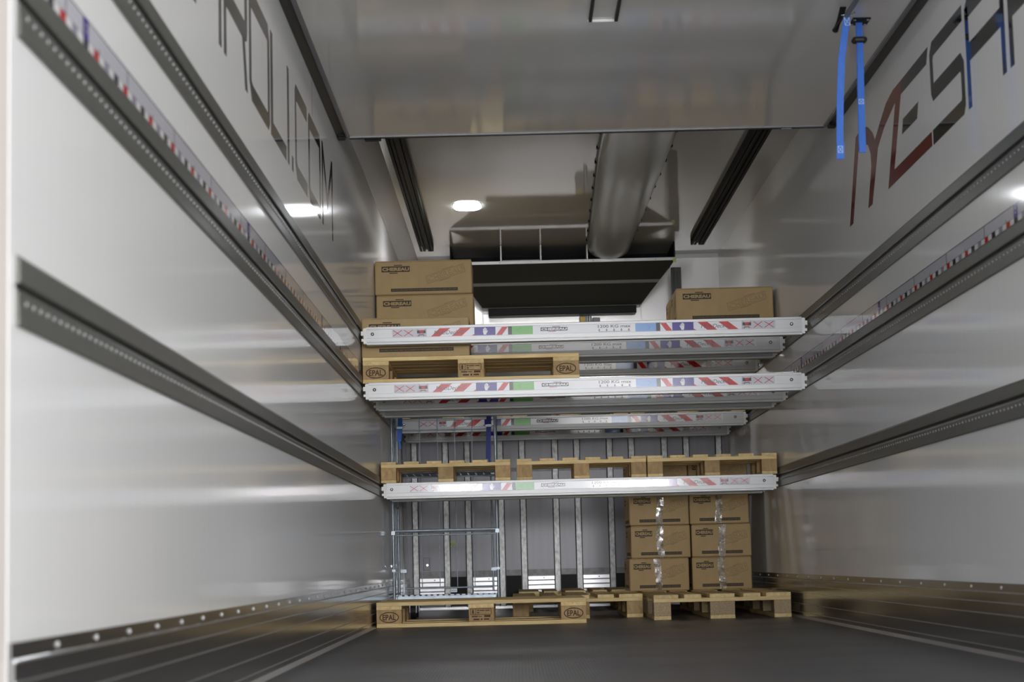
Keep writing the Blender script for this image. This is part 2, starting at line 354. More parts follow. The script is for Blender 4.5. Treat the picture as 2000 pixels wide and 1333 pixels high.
for side in ('left', 'right'):
    mb = MB(); s = 1 if side == 'left' else -1; b = 0.0 if s == 1 else W
    zs = [0.0, 0.03, 0.079, 0.11, 0.142, 0.182, 0.218, 0.247]
    mb.prism([(b, 0), (b + s * .012, 0), (b + s * .012, .214), (b + s * .006, .220), (b + s * .006, .247), (b, .247)], 'y', Y0, YB, 'kick')
    for z in (0.030, 0.079, 0.142, 0.182, 0.216): mb.box(*sorted((b + s * .0115, b + s * .0145)), Y0, YB, z - .0018, z + .0018, 'kickline')
    mb.prism([(b + s * .012, 0), (b + s * .030, 0), (b + s * .012, .012)], 'y', Y0, YB, 'kickline')
    y = Y0 + .325
    while y < YB: mb.dome((b + s * .006, y, .232), (s, 0, 0), .0065, 'rivet', 8); y += (0.331 if s == 1 else .44)
    struct('baseboard_' + side, mb)
mb = MB()
mb.box(-.16, 0.0, Y0 - .30, Y0, -.2, H + .15, 'frame', .01); mb.box(W, W + .16, Y0 - .30, Y0, -.2, H + .15, 'frame', .01)
mb.box(0, W, Y0 - .30, Y0, H, H + .15, 'frame', .01); mb.box(0, W, Y0 - .30, Y0 - .02, -.2, -.002, 'steel', .01)
struct('trim_2', mb)

# ------------------------------------------------------------------ wall rails
def wall_rail(side, key, label):
    s = 1 if side == 'left' else -1; b = 0.0 if s == 1 else W; zt = RT[key]
    o = (b, Y0 + .04, zt - .06); root = thing('wall_rail', label, 'rail', o, 0, 'perforated wall rails')
    ya, yb = Y0 + .04, YB - .28
    mb = MB(o)
    mb.prism([(b, zt), (b + s * .003, zt), (b + s * .009, zt - .008), (b + s * .009, zt - .045), (b + s * .007, zt - .049), (b, zt - .049)], 'y', ya, yb, 'rail')
    mb.build('upper_lip', root)
    mb = MB(o)
    mb.prism([(b, zt - .056), (b + s * .003, zt - .059), (b + s * .006, zt - .066), (b + s * .008, zt - .120), (b + s * .006, zt - .1225), (b, zt - .1225)], 'y', ya, yb, 'rail')
    mb.box(*sorted((b, b + s * .0015)), ya, yb, zt - .0565, zt - .049, 'slot')  # black strip paints the shadow line under the lip's overhang
    y = ya + .05
    while y < yb:
        mb.dome((b + s * .0062, y, zt - .080), (s, 0, .15), .0058, 'dot', 6); y += .0508
    mb.build('perforated_track', root)
for side in ('left', 'right'):
    wall_rail(side, 'low', f'lowest of the three grey perforated rails on the {side} wall')
    wall_rail(side, 'mid', f'middle grey perforated rail on the {side} wall, under the coloured scale strip')
    wall_rail(side, 'top', f'top grey perforated rail on the {side} wall, below the large lettering')

# ------------------------------------------------------------------ coloured scale strips above the middle rails
def scale_strip(side):
    s = 1 if side == 'left' else -1; b = 0.0 if s == 1 else W; z = RT['mid'] + .001
    root = thing('scale_strip', f'white loading scale strip with red and black squares on the {side} wall', 'sticker', (b, Y0 + .1, z), 0, 'loading scale strips')
    mb = MB((b, Y0 + .1, z)); f = Face(mb, (b + s * .0006, 0, z), (0, 1, 0), (0, 0, 1), (s, 0, 0))
    ya, yb = Y0 + .06, 13.27
    mb.box(*sorted((b + s * .0002, b + s * .0006)), ya, yb, z, z + .062, 'r_band')
    f.rect(ya, yb, .0605, .0635, 'r_black', 1); f.rect(ya, yb, .0195, .0215, 'r_black', 1); f.rect(ya, yb, 0, .0012, 'r_black', 3)
    n0 = 6.07 - .6 * 5; cols = ['r_white', 'r_grey', 'r_white', 'r_black', 'r_white', 's_red']; k = 0
    while True:
        t = n0 + .3 * k; 
        if t > yb - .3: break
        if t > ya + .01:
            if k % 2 == 0: f.rect(t - .003, t + .003, .0195, .062, 'r_black', 2)
            else: f.rect(t - .003, t + .003, .0195, .031, 'r_black', 2)
        for i, c in enumerate(cols):
            u0, u1 = t + .05 * i, t + .05 * i + .05
            if u0 < ya: continue
            f.rect(u0, u1, .0, .020, c, 2)
            if i == 3 and (k - 10) % 8 == 0:
                f.rect(u0, u1, .016, .0625, 's_purple', 3)
                f.ellipse((u0 + u1) / 2, .040, .013, .010, .003, 's_grey', 4, 14)
        k += 1
    mb.build('band', root)
scale_strip('left'); scale_strip('right')

# ------------------------------------------------------------------ large wall lettering
def wall_letters(side, label, letters):
    s = 1 if side == 'left' else -1; b = 0.0 if s == 1 else W
    o = (b, 6.0, 1.90); root = thing('wall_lettering', label, 'lettering', o)
    for polys, mat in letters:
        mb = MB(o)
        for pg in polys:
            n = len(pg); vs = [(b, y, z) for y, z in pg] + [(b + s * .0008, y, z) for y, z in pg]
            mb.add(vs, [list(range(n, 2 * n)), list(range(n))[::-1]] + [(i, (i + 1) % n, n + (i + 1) % n, n + i) for i in range(n)], mat)
        mb.build('letter', root)
def R4(a, b, z0, z1): return [(a, z0), (b, z0), (b, z1), (a, z1)]
def mirror(letters, y): return [([[(2 * y - p[0], p[1]) for p in pg] for pg in pl], mt) for pl, mt in letters]
z0, z1, t = 1.900, 2.284, .058
def g_O(a, b, z0=z0, z1=z1):
    return [[(a, z0 + .06), (a + .05, z0 + .07), (a + .05, z1 - .07), (a, z1 - .03)],
            [(b - .05, z0 + .06), (b, z0 + .03), (b, z1 - .05), (b - .05, z1 - .07)],
            [(a + .03, z1), (a, z1 - .03), (a + .05, z1 - .07), (a + .055, z1 - t - .008), (b - .055, z1 - t - .006), (b - .05, z1 - .07), (b, z1 - .05), (b - .04, z1)],
            [(a, z0 + .06), (a + .06, z0), (b - .03, z0), (b, z0 + .03), (b - .05, z0 + .06), (b - .06, z0 + t), (a + .08, z0 + t), (a + .05, z0 + .07)]]
def g_A(a, b, z0=z0, z1=z1):
    return [R4(a, a + .05, z0, z1 - .03), R4(b - .05, b, z0, z1 - .03),
            [(a, z1 - .03), (a + .05, z1 - .07), (b - .05, z1 - .07), (b, z1 - .03), (b - .045, z1), (a + .045, z1)], R4(a + .05, b - .05, z0 + .165, z0 + .23)]
def g_S(a, b, z0=z0, z1=z1):
    return [[(a, z1 - .04), (a + .05, z1 - .07), (a + .06, z1 - t), (b, z1 - t), (b, z1), (a + .045, z1)],
            [(a, z1 - .04), (a, z0 + .20), (a + .05, z0 + .225), (a + .05, z1 - .07)],
            [(a, z0 + .20), (a + .03, z0 + .165), (b - .06, z0 + .165), (b - .05, z0 + .155), (b, z0 + .19), (b - .045, z0 + .23), (a + .06, z0 + .23), (a + .05, z0 + .225)],
            [(b - .05, z0 + .155), (b - .05, z0 + .07), (b, z0 + .03), (b, z0 + .19)],
            [(b - .05, z0 + .07), (b - .06, z0 + t), (a, z0 + t), (a, z0), (b - .03, z0), (b, z0 + .03)]]
def g_R(a, b, z0=z0, z1=z1):
    return [R4(a, a + .05, z0, z1 - .0), [(a + .05, z1 - .065), (b - .06, z1 - .065), (b, z1 - .035), (b - .04, z1), (a + .05, z1)],
            [(b - .06, z1 - .065), (b - .06, z0 + .225), (b - .01, z0 + .18), (b, z0 + .20), (b, z1 - .035)],
            [(a + .05, z0 + .158), (b - .08, z0 + .158), (b - .02, z0 + .165), (b - .01, z0 + .18), (b - .06, z0 + .225), (a + .05, z0 + .222)],
            [(b - .055, z0), (b, z0), (b - .06, z0 + .16), (b - .118, z0 + .158)]]
def g_C(a, b): return [[(a, z0 + .055), (a + .06, z0), (b, z0), (b, z0 + t), (a + .08, z0 + t), (a + .045, z0 + .075)],
                       [(a, z0 + .055), (a + .045, z0 + .075), (a + .045, z1 - .07), (a, z1 - .03)],
                       [(a, z1 - .03), (a + .045, z1 - .07), (a + .055, z1 - .064), (b, z1 - .064), (b, z1), (a + .03, z1)]]
def g_E(a, b): return [R4(a, a + .05, z0, z1), R4(a + .05, b, z1 - .062, z1), R4(a + .05, b - .1, z0 + .165, z0 + .23), R4(a + .05, b, z0, z0 + t)]
def g_M(a, b): return [R4(a, a + .05, z0, z1), R4(b - .05, b, z0, z1),
                       [(a + .05, z1), (a + .05, z1 - .065), ((a + b) / 2, z0 + .105), ((a + b) / 2, z0 + .175)], [((a + b) / 2, z0 + .175), ((a + b) / 2, z0 + .105), (b - .05, z1 - .065), (b - .05, z1)]]
LT = 'letter'
left = [(g_M(3.36, 3.98), LT), (g_E(4.06, 4.50), LT), (g_S(4.58, 5.10), LT), (g_A(5.175, 5.692), LT), (g_R(5.742, 6.262), LT), (g_O(6.308, 6.842), LT),
        ([R4(6.875, 6.938, z0, z1), R4(6.938, 7.345, z0, z0 + .056)], LT), ([R4(7.390, 7.445, z0 + .003, z1)], LT), ([R4(7.528, 7.583, z0 + .002, z0 + .06)], LT),
        (g_C(7.656, 8.100), LT), (g_O(8.158, 8.670), LT), (g_M(8.735, 9.250), LT)]
wall_letters('left', 'charcoal web address in tall square letters high on the left wall', left)
zr0, zr1 = 1.910, 2.303
redM = [(9.294, 1.918), (9.2, 1.918), (8.989, 2.218), (8.93, 2.232), (8.831, 2.226), (8.739, 2.199), (8.682, 2.148), (8.68, 2.091), (8.797, 1.918), (8.693, 1.918),
        (8.506, 2.139), (8.347, 2.193), (8.084, 2.243), (8.315, 1.914), (7.416, 1.912), (7.414, 1.968), (8.166, 1.970), (7.964, 2.247), (7.918, 2.303),
        (8.127, 2.304), (8.28, 2.285), (8.426, 2.238), (8.569, 2.187), (8.615, 2.229), (8.72, 2.277), (8.812, 2.302), (8.93, 2.308), (9.036, 2.300)]
def mirY(pl, c): return [[(c - p[0], p[1]) for p in pg] for pg in pl]
right = [([redM], 'redvinyl'),
         ([[(7.916, 2.303), (7.418, 2.303), (7.457, 2.243), (7.963, 2.247)], [(7.941, 2.138), (7.632, 2.138), (7.670, 2.077), (7.974, 2.080)]], LT),
         (mirY(g_S(0, .55, zr0, zr1), 7.393), LT), (mirY(g_A(0, .54, zr0, zr1), 6.800), LT), (mirY(g_R(0, .53, zr0, zr1), 6.210), LT),
         (mirY(g_O(0, .53, zr0, zr1), 5.640), LT), ([R4(5.00, 5.06, zr0, zr1), R4(4.60, 5.00, zr0, zr0 + .056)], LT), ([R4(4.48, 4.535, zr0, zr1)], LT)]
wall_letters('right', 'large dark lettering with a red swooping first letter high on the right wall', right)

# ------------------------------------------------------------------ load beams
def beam_meshes():
    d = {}
    prof = [(.002, .1), (0, .098), (0, .086), (.003, .085), (.003, .038), (0, .037), (0, .016), (.005, .0145), (.005, .0115), (0, .010), (0, .002), (.002, 0),
            (.068, 0), (.07, .002), (.07, .098), (.068, .1)]
    mb = MB(); mb.prism(prof, 'x', .047, W - .047, 'alu'); d['beam_profile'] = mb.mesh('beam_profile')
    mb = MB()
    X = lambda px: .047 + (px - 714.5) * 2.8096e-3
    va, vb = .0395, .0845
    mb.box(X(764), X(1513), .0022, .0030, va - .0005, vb, 's_white')
    f = Face(mb, (0, .0021, 0), (1, 0, 0), (0, 0, 1), (0, -1, 0)); h = vb - va
    f.rect(X(765), X(832), va, vb - .002, 's_grey', .3); f.rect(X(1446), X(1512), va, vb - .002, 's_grey', .3)
    for a, b in ((766, 784), (787.5, 805), (1470, 1486.5), (1491, 1509)):
        f.line(X(a), va + .12 * h, X(b), vb - .12 * h, .0035, 's_red', 1); f.line(X(a), vb - .12 * h, X(b), va + .12 * h, .0035, 's_red', 1)
    for c in (821.5, 1456.5):
        f.rect(X(c - 8.5), X(c + 8.5), va + .42 * h, va + .80 * h, 's_black', 1); f.rect(X(c - 3.5), X(c + 3.5), va + .50 * h, va + .76 * h, 's_red', 2)
        f.line(X(c - 9), va + .08 * h, X(c + 9), vb - .02 * h, .002, 's_red', 3); f.line(X(c - 9), vb - .02 * h, X(c + 9), va + .08 * h, .002, 's_red', 3)
        f.line(X(c - 6), va + .06 * h, X(c - 4), va + .22 * h, .004, 's_black', 2); f.line(X(c - 4), va + .22 * h, X(c + 3), va + .26 * h, .004, 's_black', 2); f.line(X(c + 3), va + .26 * h, X(c + 5), va + .08 * h, .004, 's_black', 2)
    # warning stripes
    def par(b0, b1, t0, t1): f.poly([(X(b0), va), (X(b1), va), (X(t1), vb - .001), (X(t0), vb - .001)], 's_red', 1)
    par(840, 857, 857, 878); par(880.5, 900, 897, 918); f.poly([(X(919), va), (X(925), va), (X(925), va + .2 * h)], 's_red', 1)
    f.rect(X(925), X(966), va, vb, 's_purple', 1); f.rect(X(1311), X(1352.5), va, vb, 's_purple', 1)
    par(967, 978.5, 979, 990.5)
    f.rect(X(990.5), X(998), va, vb, 's_black', 3)
    par(1299, 1311, 1287.5, 1299.5); f.rect(X(1279.5), X(1287.5), va, vb, 's_black', 3)
    f.poly([(X(1352.5), va), (X(1358.5), va), (X(1352.5), va + .2 * h)], 's_red', 1)
    par(1379, 1398.5, 1360.5, 1380); par(1421, 1440, 1401, 1420)
    f.text('MultiDeck-C', X(846), X(906), va + .22 * h, va + .72 * h, 's_dark', 3, .0, .25); f.text('MultiDeck-C', X(1367), X(1426), va + .22 * h, va + .72 * h, 's_dark', 3, .0, .25)
    # open hands
    for c in (945.5, 1331):
        u = lambda q: X(c) + q * h; w = lambda q: va + q * h
        f.poly([(u(-.24), w(.42)), (u(-.16), w(.08)), (u(.14), w(.08)), (u(.22), w(.42)), (u(.2), w(.55)), (u(-.22), w(.55))], 's_white', 2)
        for k, (q, top) in enumerate(((-.18, .80), (-.06, .93), (.06, .95), (.17, .84))): f.rect(u(q - .045), u(q + .045), w(.52), w(top), 's_white', 2)
        f.line(u(.2 if c < 1000 else -.2), w(.30), u(.33 if c < 1000 else -.33), w(.60), .09 * h, 's_white', 2)
    f.rect(X(998), X(1039), va, vb, 's_green', 1); f.rect(X(1239), X(1279.5), va, vb, 's_blue', 1)
    f.line(X(1014), va + .8 * h, X(1008), va + .5 * h, .0025, 's_greenmark', 2); f.line(X(1008), va + .5 * h, X(1014), va + .2 * h, .0025, 's_greenmark', 2)
    f.line(X(1262), va + .8 * h, X(1268), va + .5 * h, .0025, 's_bluemark', 2); f.line(X(1268), va + .5 * h, X(1262), va + .2 * h, .0025, 's_bluemark', 2)
    logo(f, X(1054), X(1106.5), va + .34 * h, va + .78 * h, 's_black', 's_white', 1, 's_red')
    f.text('1200 KG max', X(1166), X(1230), va + .55 * h, va + .92 * h, 's_dark', 1, .02)
    f.rect(X(1167), X(1229.5), va + .07 * h, va + .12 * h, 's_dark', 1)
    for k in range(5):
        q = X(1168.5 + k * 14.4); f.rect(q - .002, q + .002, va + .14 * h, va + .45 * h, 's_dark', 1)
        f.poly([(q - .0065, va + .30 * h), (q + .0065, va + .30 * h), (q, va + .14 * h)], 's_dark', 2)
    d['label_sticker'] = mb.mesh('label_sticker')
    for nm, s in (('l', 1), ('r', -1)):
        mb = MB(); b = 0.0 if s == 1 else W
        def bx(a, c, *r): mb.box(*sorted((b + s * a, b + s * c)), *r)
        bx(.030, .047, .004, .06, .008, .094, 'nylon'); bx(.027, .030, .01, .05, .052, .09, 'nylon')
        bx(.016, .029, .006, .045, .054, .078, 'nylon'); bx(.024, .030, .01, .04, .036, .054, 'rubber'); bx(.018, .030, .008, .03, .022, .036, 'nylon')
        d['end_hook' + nm] = mb.mesh('end_hook')
    for nm, x in (('l', .079), ('r', 2.377)):
        mb = MB(); mb.cyl((x, .0018, .060), 'y', .0095, .003, 'darkalu', 14); mb.dome((x, .0005, .060), (0, -1, 0), .0075, 'chrome')
        d['bolt' + nm] = mb.mesh('bolt')
    return d
BM = beam_meshes()
def beam(y, ztop, label):
    r = thing('load_bar', label, 'load bar', (0, y, ztop - .1), 0, 'aluminium load bars across the trailer')
    child('beam_profile', BM['beam_profile'], r); child('label_sticker', BM['label_sticker'], r)['label'] = 'glossy warning label'
    for k in 'lr': child('end_hook', BM['end_hook' + k], r)['label'] = 'white nylon end hook'; child('bolt', BM['bolt' + k], r)
ZT, ZM, ZL = 1.656, 1.358, .858
beam(10.66, ZT, 'topmost front aluminium load bar, in front of the right-hand upper carton')
beam(11.56, ZT, 'aluminium load bar directly behind and just below the topmost front load bar')
beam(11.90, ZT, 'upper aluminium load bar of which only a thin bottom edge shows, third from the front')
beam(12.77, ZT, 'shaded rearmost upper aluminium load bar, its label half seen right of the stamped pallet')
beam(10.75, ZM, 'front middle-level aluminium load bar right under the stamped pallet')
beam(11.52, ZM, 'middle-level aluminium load bar behind the one under the stamped pallet')
beam(12.04, ZM, 'middle-level aluminium load bar showing only a thin strip, third from the front')
beam(13.55, ZM, 'middle-level aluminium load bar crossing behind the blue straps of the roll cage')
beam(14.62, ZM, 'darkest aluminium load bar close to the back wall at middle level')
beam(12.10, ZL, 'lowest aluminium load bar with bright reflections, under the row of small pallets')
beam(12.66, ZL, 'low aluminium load bar hidden behind the lowest front one, only its underside showing')

# ------------------------------------------------------------------ pallets
_pm = {}
def pmesh(key, fn):
    if key not in _pm: _pm[key] = fn()
    return _pm[key]
def block_mesh(lx, ly, h, mat, stamp=None):
    mb = MB(); mb.box(-lx / 2, lx / 2, -ly / 2, ly / 2, 0, h, mat, .002)
    if stamp:
        s = -1 if stamp[0] == 'f' else 1
        f = Face(mb, (0, s * (ly / 2 + .0002), h / 2), (-s, 0, 0), (0, 0, 1), (0, s, 0))
        if stamp[1] == 'e':
            f.ellipse(0, -.003, 0.056, .031, .0055, 'stampink', 1); f.text('EPAL', -.038, .038, -.019, .013, 'stampink', 1, .025)
        else:
            f.loop([(-.062, .034), (.056, .034), (.056, .002), (-.062, .002)], .003, 'stampink', 1); f.rect(-.034, -.031, .002, .034, 'stampink', 1)
            f.line(-.048, .006, -.048, .030, .006, 'stampink', 1)
            for k in range(3): f.line(-.055, .012 + .006 * k, -.048, .008 + .006 * k, .003, 'stampink', 2); f.line(-.041, .012 + .006 * k, -.048, .008 + .006 * k, .003, 'stampink', 2)
            for a, b in ((-.025, -.012), (-.009, .018), (.022, .048)): f.rect(a, b, .022, .027, 'stampink', 1)
            f.rect(-.024, -.012, .009, .015, 'stampink', 1)
            for a, b, c, d_ in ((-.055, -.02, -.012, -.006), (-.016, .004, -.011, -.007), (.016, .052, -.014, -.002), (-.046, -.012, -.030, -.022), (-.004, .006, -.030, -.021), (.014, .044, -.029, -.021)): f.rect(a, b, c, d_, 'stampink', 1)
    return mb.mesh('block')
def board_mesh(lx, ly, h, mat='pine'):
    mb = MB(); mb.box(-lx / 2, lx / 2, -ly / 2, ly / 2, 0, h, mat, .0018); return mb.mesh('board')
def board_mesh_y(lx, ly, h):
    mb = MB(); mb.box(-lx / 2, lx / 2, -ly / 2, ly / 2, 0, h, 'pine_y', .0018); return mb.mesh('board')
M['pine_y'] = wood('pine_wood_crosswise', (0.84, 0.66, 0.34), (0.68, 0.48, 0.205), (9, 1.2, 9))
def pallet(loc, rz, label, blockmat='pineblock', group='four-way wooden pallets'):
    """1200 x 800 x 144; local X along the 1200 side, origin at a bottom corner"""
    r = thing('wooden_pallet', label, 'pallet', loc, rz, group)
    for y, w in ((.0725, .145), (.2275, .1), (.4, .145), (.5725, .1), (.7275, .145)):
        child('top_board', pmesh(('tb', w), lambda: board_mesh(1.2, w, .022)), r, (.6, y, .122))
    for x in (.0725, .6, 1.1275): child('cross_board', pmesh('cb', lambda: board_mesh_y(.145, .8, .022)), r, (x, .4, .100))
    for y, w, row in ((.05, .1, 'f'), (.4, .145, 'm'), (.75, .1, 'b')):
        child('base_board', pmesh(('bb', w), lambda: board_mesh(1.2, w, .022)), r, (.6, y, 0))
        for i, x in enumerate((.0725, .6, 1.1275)):
            st = None if row == 'm' or blockmat == 'chip' else row + ('m' if i == 1 else 'e')
            child('block', pmesh(('bl', w, blockmat, st), lambda: block_mesh(.145, w, .078, blockmat, st)), r, (x, y, .022))
    return r
def small_pallet(loc, label):
    """800 x 600 x 130, six deck boards running front to back"""
    r = thing('small_pallet', label, 'pallet', loc, 0, 'small pallets on the lowest load bars')
    for i in range(6): child('top_board', pmesh('stb', lambda: board_mesh_y(.094, .6, .016)), r, (.047 + i * .1412, .3, .114))
    for y in (.0475, .3, .5525): child('cross_board', pmesh('scb', lambda: board_mesh(.8, .095, .022)), r, (.4, y, .092))
    for x in (.0475, .4, .7525):
        child('base_board', pmesh('sbb', lambda: board_mesh_y(.095, .6, .018)), r, (x, .3, 0))
        for y in (.0475, .3, .5525): child('block', pmesh('sbl', lambda: block_mesh(.095, .095, .074, 'pineblock')), r, (x, y, .018))
    return r
P90 = math.pi / 2
pallet((.03, 11.30, 0), 0, 'stamped wooden pallet lying long side to the front on the floor at the left wall')
pallet((1.608, 12.15, 0), P90, 'wooden pallet on the floor half hidden behind the stamped floor pallet')
pallet((1.648, 13.955, 0), P90, 'rearmost wooden pallet on the floor in front of the studded back wall')
pallet((2.430, 11.50, 0), P90, 'wooden pallet with pressed chip blocks on the floor in front of the taped cartons', 'chip')
pallet((2.455, 12.74, 0), P90, 'wooden floor pallet underneath the taped cartons', 'chip')
pallet((.012, 10.80, ZM), 0, 'stamped wooden pallet up on the middle load bars, a carton on its left end')
pallet((.82, 13.58, ZM), P90, 'shaded wooden pallet on the rear middle-level load bars above the roll cage')
pallet((1.635, 13.58, ZM), P90, 'shaded wooden pallet at the centre of the rear middle-level load bars')
pallet((2.452, 13.58, ZM), P90, 'shaded wooden pallet on the rear middle-level load bars at the right wall')
pallet((.825, 11.93, ZT), P90, 'wooden pallet under the upper left stack of two cartons')
pallet((2.466, 11.93, ZT), P90, 'wooden pallet under the upper right carton')
small_pallet((.014, 12.105, ZL), 'small pallet at the left end of the row on the lowest load bar')
small_pallet((.853, 12.105, ZL), 'small pallet in the middle of the row on the lowest load bar')
small_pallet((1.660, 12.105, ZL), 'small pallet at the right end of the row on the lowest load bar')

# ------------------------------------------------------------------ cartons
def print_wide(f, w, h):
    k = w / .6
    logo(f, .042 * k, .217 * k, h - .070, h - .034, 'ink', 'kraft', 1)
    g = f.sub(.437 * k, h - .088, math.radians(17))
    a, b = .122 * k, .025
    g.loop([(-a, -b), (a, -b), (a, b), (-a, b)], .0022, 'inkfaint', 1)
    g.loop([(-a + .008, -b + .006), (a - .008, -b + .006), (a - .008, b - .006), (-a + .008, b - .006)], .0012, 'inkfaint', 1)
    g.text('CHEREAU', -a + .012, a - .012, -b + .010, b - .010, 'inkfaint', 1, -.002); g.text('CHEREAU', -a + .014, a - .010, -b + .012, b - .008, 'kraft', 2, -.012)
    g.line(-.01 * k, b + .007, .06 * k, b + .007, .003, 'inkfaint', 1); g.line(-.05 * k, -b - .006, .02 * k, -b - .006, .003, 'inkfaint', 1)
    f.rect(.098 * k, .512 * k, h - .193, h - .173, 'ink', 1)
    u = .105 * k; rnd = random.Random(3)
    while u < .50 * k:
        L = rnd.uniform(.01, .035) * k; f.rect(u, min(u + L, .505 * k), h - .1845, h - .1815, 'kraftdark', 2); u += L + .005
def carton_mesh(w, d, h):
    mb = MB(); mb.box(0, w, 0, d, .0, h - .003, 'kraft', .006)
    # two long top flaps meeting in the middle
    mb.box(.003, w - .003, .003, d / 2 - .001, h - .004, h, 'kraft', .0012); mb.box(.003, w - .003, d / 2 + .001, d - .003, h - .004, h, 'kraft', .0012)
    print_wide(Face(mb, (0, -.0002, 0), (1, 0, 0), (0, 0, 1), (0, -1, 0)), w, h)
    print_wide(Face(mb, (-.0002, d, 0), (0, -1, 0), (0, 0, 1), (-1, 0, 0)), d, h)
    print_wide(Face(mb, (w + .0002, 0, 0), (0, 1, 0), (0, 0, 1), (1, 0, 0)), d, h)
    return mb.mesh('carton')
CH = .212
CW, CN, CT = carton_mesh(.6, .395, CH), carton_mesh(.39, .60, CH), carton_mesh(.6, .395, .224)
def carton(loc, label, me=CW, rz=0.0, group='printed cardboard cartons'):
    o = bpy.data.objects.new('carton', me); C.objects.link(o); o.location = loc; o.rotation_euler.z = rz
    return tag(o, label, 'carton', group)
carton((.006, 10.83, ZM + .144), 'closed carton on the left end of the stamped middle-level pallet, behind the topmost load bar', CT)
zt = ZT + .144
carton((.010, 12.00, zt), 'lower carton of the upper left stack, behind the topmost front load bar')
carton((.004, 12.00, zt + CH + .003), 'uppermost carton in the picture, on top of the upper left stack')
carton((1.862, 12.00, zt), 'lone carton standing on the upper load bars at the right wall')
carton((1.862, 12.41, zt), 'carton behind the lone upper carton at the right wall, only its side showing')
def tape_mesh(seed, u):
    rnd = random.Random(seed); mb = MB(); vs = []; fs = []; n = 14
    for i in range(n + 1):
        z = .004 + (CH - .006) * i / n; sh = rnd.uniform(-.002, .002) + .006 * math.sin(i * .35 + seed)
        for q in (0, .33, .67, 1): vs.append((u + sh + q * .044, -.0012 - rnd.uniform(0, .0018), z))
    for i in range(n):
        for q in range(3): a = i * 4 + q; fs.append((a, a + 1, a + 5, a + 4))
    mb.add(vs, fs, 'tape', True)
    return mb.mesh('packing_tape')
names = [['bottom left', 'bottom right'], ['second row left', 'second row right'], ['third row left', 'third row right'], ['top left', 'top right']]
xs = [(1.578, 1.990), (1.594, 1.993), (1.590, 1.986), (1.588, 1.984)]
lab = [['taped carton at the bottom left of the stack on the floor pallet', 'taped carton at the bottom right of the stack on the floor pallet'],
       ['taped carton in the second row from the floor, left column', 'taped carton in the second row from the floor, right column beside the wall'],
       ['taped carton on the left just under the lowest load bar', 'taped carton on the right just under the lowest load bar'],
       ['taped carton behind the right small pallet, left of two', 'taped carton behind the right small pallet, right of two']]
for r in range(4):
    for c in range(2):
        o = carton((xs[r][c], 12.95 + .004 * ((r * 3 + c * 5) % 4), .144 + r * (CH + .003)), lab[r][c], CN, 0, 'taped cartons in the rear right stack')
        t_ = child('packing_tape', tape_mesh(r * 2 + c, (.165, .172, .178, .168)[(r + c) % 4]), o); t_['label'] = 'crinkled clear packing tape'

